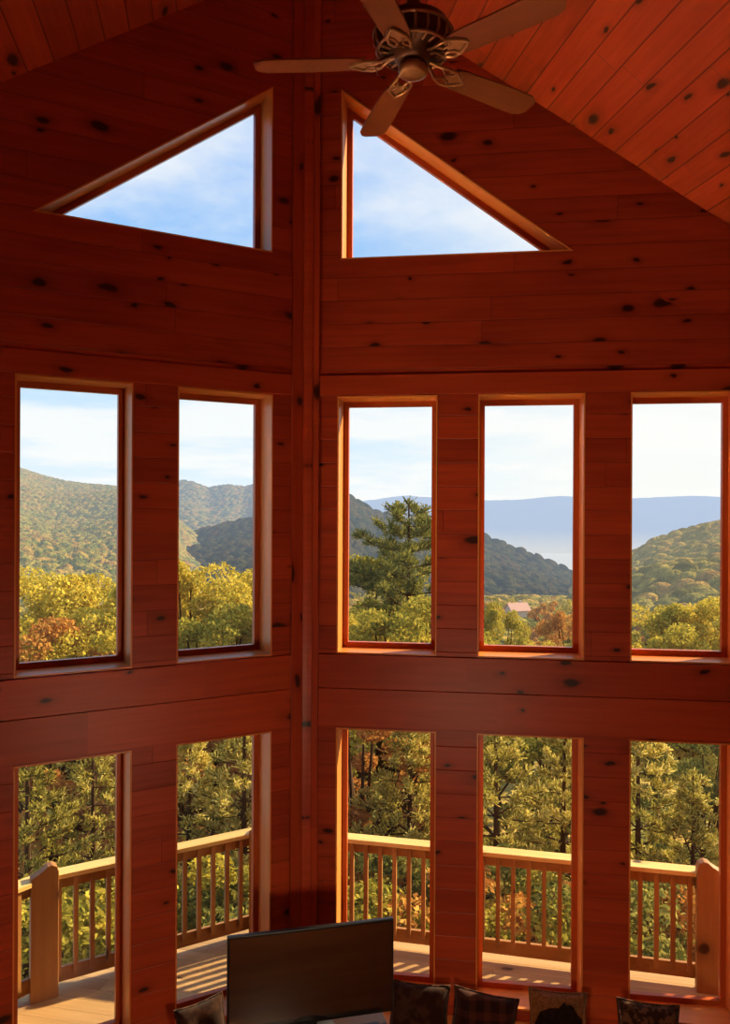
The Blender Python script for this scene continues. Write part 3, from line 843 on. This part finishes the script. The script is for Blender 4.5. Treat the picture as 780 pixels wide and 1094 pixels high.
# crowns seen in the upper windows
for kind, px, R, ty, lab, m in [
    ('oakA', 28, 27, 606, 'yellow-green tree at the left edge of the leftmost upper window', Y_),
    ('oakB', 100, 30, 612, 'bright yellow-green tree at the right side of the leftmost upper window', Y_),
    ('oakB', 48, 22, 655, 'orange autumn tree low in the leftmost upper window', Ru),
    ('oakA', 112, 23, 650, 'low yellow tree in the right corner of the leftmost upper window', Y_),
    ('oakA', 205, 26, 598, 'yellow tree on the left of the second upper window', Y_),
    ('oakB', 262, 28, 603, 'olive tree on the right of the second upper window', Y_),
    ('oakB', 235, 23, 640, 'low olive tree in the middle of the second upper window', Gn),
    ('oakB', 382, 27, 588, 'green tree on the left of the upper window next to the corner', Gn),
    ('oakA', 386, 22, 650, 'pale yellow tree low on the left of the upper window next to the corner', Y_),
    ('pineD', 437, 25, 538, 'tall dark pine standing high in the upper window next to the corner', Nd),
    ('oakB', 440, 21, 630, 'dark green tree below the tall pine in the upper window next to the corner', Gn),
    ('oakB', 533, 30, 640, 'bright green tree low on the left of the middle right-hand upper window', Gn),
    ('oakA', 612, 45, 650, 'orange autumn tree low on the right of the middle right-hand upper window', Ru),
    ('oakA', 578, 42, 682, 'yellow tree low in the middle right-hand upper window', Y_),
    ('oakA', 700, 34, 642, 'golden tree on the left of the rightmost upper window', Y_),
    ('oakB', 745, 32, 636, 'golden tree in the middle of the rightmost upper window', Y_),
    ('oakA', 790, 33, 634, 'golden tree at the right edge of the rightmost upper window', Y_)]:
    place(kind, px, R, ty, lab, m, .5 if px == 533 else .7 if px in (578, 612) else 1.0)
# woods further down the slope
r3 = random.Random(5)
WIN = [(20, 126, 'leftmost upper window'), (192, 276, 'second upper window'), (371, 462, 'upper window next to the corner'), (519, 615, 'middle right-hand upper window'), (676, 780, 'rightmost upper window')]
spots = []
for i in range(900):
    a, b, wn_ = WIN[i % 5]; px = r3.uniform(a, b); R = 46 + 170 * r3.random() ** 1.1
    x, y = (px - 390) / F_PX * R, R
    ty = 547 + 845 * (EYE - (gz(x, y) + 8.5 + r3.uniform(-2.5, 2))) / R
    lim = 606 if px < 480 else 622
    if ty < lim or len(spots) >= 130: continue
    rad = 3.0
    if 530 < px < 578 and R < 160: continue
    if any(math.hypot(x - q[0], y - q[1]) < rad + q[2] for q in spots): continue
    spots.append((x, y, rad))
    cname, m_ = r3.choice([('yellow', Y_), ('yellow', Y_), ('green', Gn), ('green', Gn), ('rust-brown', Ru)])
    place('far', px, R, ty, 'round %s tree crown in the valley woods beyond the %s' % (cname, wn_), m_, .75)
hx, hy = (553 - 390) / F_PX * 150, 150.0
e = tag(empty('cottage', (hx, hy, -17.6), .35), 'tiny far-off cottage with a pinkish roof among trees in the valley', 'house')
t = NT('pale_wall'); M['pale'] = t.end(paint_haze(t, t.bsdf((.55, .45, .38, 1), .8), 1600, (.78, .74, .64)))
t = NT('pink_roof'); M['roof'] = t.end(paint_haze(t, t.bsdf((.62, .34, .27, 1), .8), 1600, (.78, .74, .64)))
mb = MB(); mb.prism([(-2.6, -1.9, -4), (2.6, -1.9, -4), (2.6, -1.9, 5), (-2.6, -1.9, 5)], (0, 3.8, 0)); mb.prism([(-2.6, -1.9, 5), (-2.6, 1.9, 5), (-2.6, 0, 6.8)], (5.2, 0, 0)); mb.build('wall', M['pale'], e)
mb = MB()
for sg in (-1, 1): mb.prism([(-3, sg * 2.3, 4.75), (3, sg * 2.3, 4.75), (3, 0, 7.0), (-3, 0, 7.0)], (0, 0, .15))
mb.build('roof', M['roof'], e)
mb = MB(); mb.box((1.3, .6, 6.9), (.6, .6, 1.6)); mb.build('chimney', M['pale'], e)
e.scale = (.72, .72, .62)
# shrubs seen between the balusters
for i, (px, R, ty) in enumerate([(20, 9.6, 960), (75, 9.4, 955), (112, 9.6, 965), (200, 9.6, 940), (240, 9.8, 950), (375, 10, 915), (400, 9.6, 930), (445, 9.7, 925), (530, 9.4, 935), (570, 9.6, 950), (690, 9.4, 960), (735, 9.3, 950)]):
    w_ = ['leftmost lower window', 'second lower window', 'lower window next to the corner', 'middle right-hand lower window', 'rightmost lower window'][0 if px < 130 else 1 if px < 300 else 2 if px < 480 else 3 if px < 640 else 4]
    same = [p for p in (20, 75, 112, 200, 240, 375, 400, 445, 530, 570, 690, 735) if (0 if p < 130 else 1 if p < 300 else 2 if p < 480 else 3 if p < 640 else 4) == (0 if px < 130 else 1 if px < 300 else 2 if px < 480 else 3 if px < 640 else 4)]
    pos = {3: ['left', 'middle', 'right'], 2: ['left', 'right']}[len(same)][same.index(px)]
    place('shrub', px, R, ty, 'leafy shrub between balusters, %s in the %s' % (pos, w_), [Y_, Gn, Gn][i % 3] if px < 300 else [Gn, Ru, Nd][i % 3], 1.15)

# ------------------------------------------------------------------ sky, sun, added fill lights
w = bpy.data.worlds.new('sky'); scene.world = w; w.use_nodes = True
t = NT.__new__(NT); t.t = w.node_tree; t.t.nodes.clear()
out = t.n('ShaderNodeOutputWorld')
g = t.n('ShaderNodeTexCoord').outputs['Generated']
x, y, z = t.sep(g)
zc = t.math('MAXIMUM', z, 0.0)
skyc = t.ramp(zc, [(0, (.86, .93, 1.0)), (.10, (.66, .84, 1.0)), (.25, (.34, .60, .97)), (.5, (.16, .42, .93)), (1, (.12, .32, .78))])
den = t.math('ADD', zc, .10)
cv = t.comb(t.math('DIVIDE', x, den), t.math('DIVIDE', y, den), 3.0)
cn = t.noise(cv, .9, 6.0, .6)
cn2 = t.noise(cv, .35, 3.0, .5)
cl = t.smooth(t.math('ADD', t.math('MULTIPLY', cn, .6), t.math('MULTIPLY', cn2, .5)), .49, .66)
rightness = t.smooth(x, -.10, .36)
skyc = t.mix(t.math('MULTIPLY', rightness, .78), skyc, (1.0, .97, .92, 1))
skyc = t.mix(t.math('MULTIPLY', cl, .8), skyc, (1.0, .98, .97, 1))
bg = t.n('ShaderNodeBackground'); t.put(bg.inputs[0], skyc); bg.inputs[1].default_value = 1.15
t.t.links.new(bg.outputs[0], out.inputs[0])

AZ, ELV = math.radians(30), math.radians(28)
sd = Vector((-math.cos(AZ) * math.cos(ELV), -math.sin(AZ) * math.cos(ELV), -math.sin(ELV)))
sl = bpy.data.lights.new('sun', 'SUN'); sl.energy = 12.0; sl.color = (1, .79, .46); sl.angle = math.radians(.6)
so = bpy.data.objects.new('sun', sl); col.objects.link(so); so.rotation_euler = sd.to_track_quat('-Z', 'Y').to_euler(); so.location = (8, 10, 12)
def fill_light(loc, e, c, r):
    l = bpy.data.lights.new('room_fill', 'POINT'); l.energy = e; l.color = c; l.shadow_soft_size = r
    o = bpy.data.objects.new('room_fill', l); col.objects.link(o); o.location = loc

fill_light((.3, 2.5, 1.7), 95, (1, .70, .45), .15)  # unseen fill light, added to brighten the lower walls
l = bpy.data.lights.new('ceiling_fill', 'SPOT'); l.energy = 520; l.color = (1, .66, .42); l.spot_size = math.radians(74); l.spot_blend = 1.0; l.shadow_soft_size = .12  # unseen spot, added to brighten the right ceiling slope
o = bpy.data.objects.new('ceiling_fill', l); col.objects.link(o); o.location = (-2.2, 4.45, 1.5)
o.rotation_euler = (Vector((2.3, 4.3, 6.6)) - o.location).to_track_quat('-Z', 'Y').to_euler()

cam = bpy.data.cameras.new('camera'); co = bpy.data.objects.new('camera', cam); col.objects.link(co)
cam.sensor_width = 36; cam.lens = 36 * 845 / 1094; cam.clip_end = 20000; cam.clip_start = .05
co.location = (0, 0, EYE); co.rotation_euler = (PI / 2, -.0046, 0)
scene.camera = co
scene.view_settings.view_transform = 'Standard'; scene.view_settings.look = 'None'
scene.cycles.use_denoising = True
scene.cycles.transparent_max_bounces = 24; scene.cycles.max_bounces = 10; scene.cycles.diffuse_bounces = 5
scene.cycles.sample_clamp_indirect = 6.0
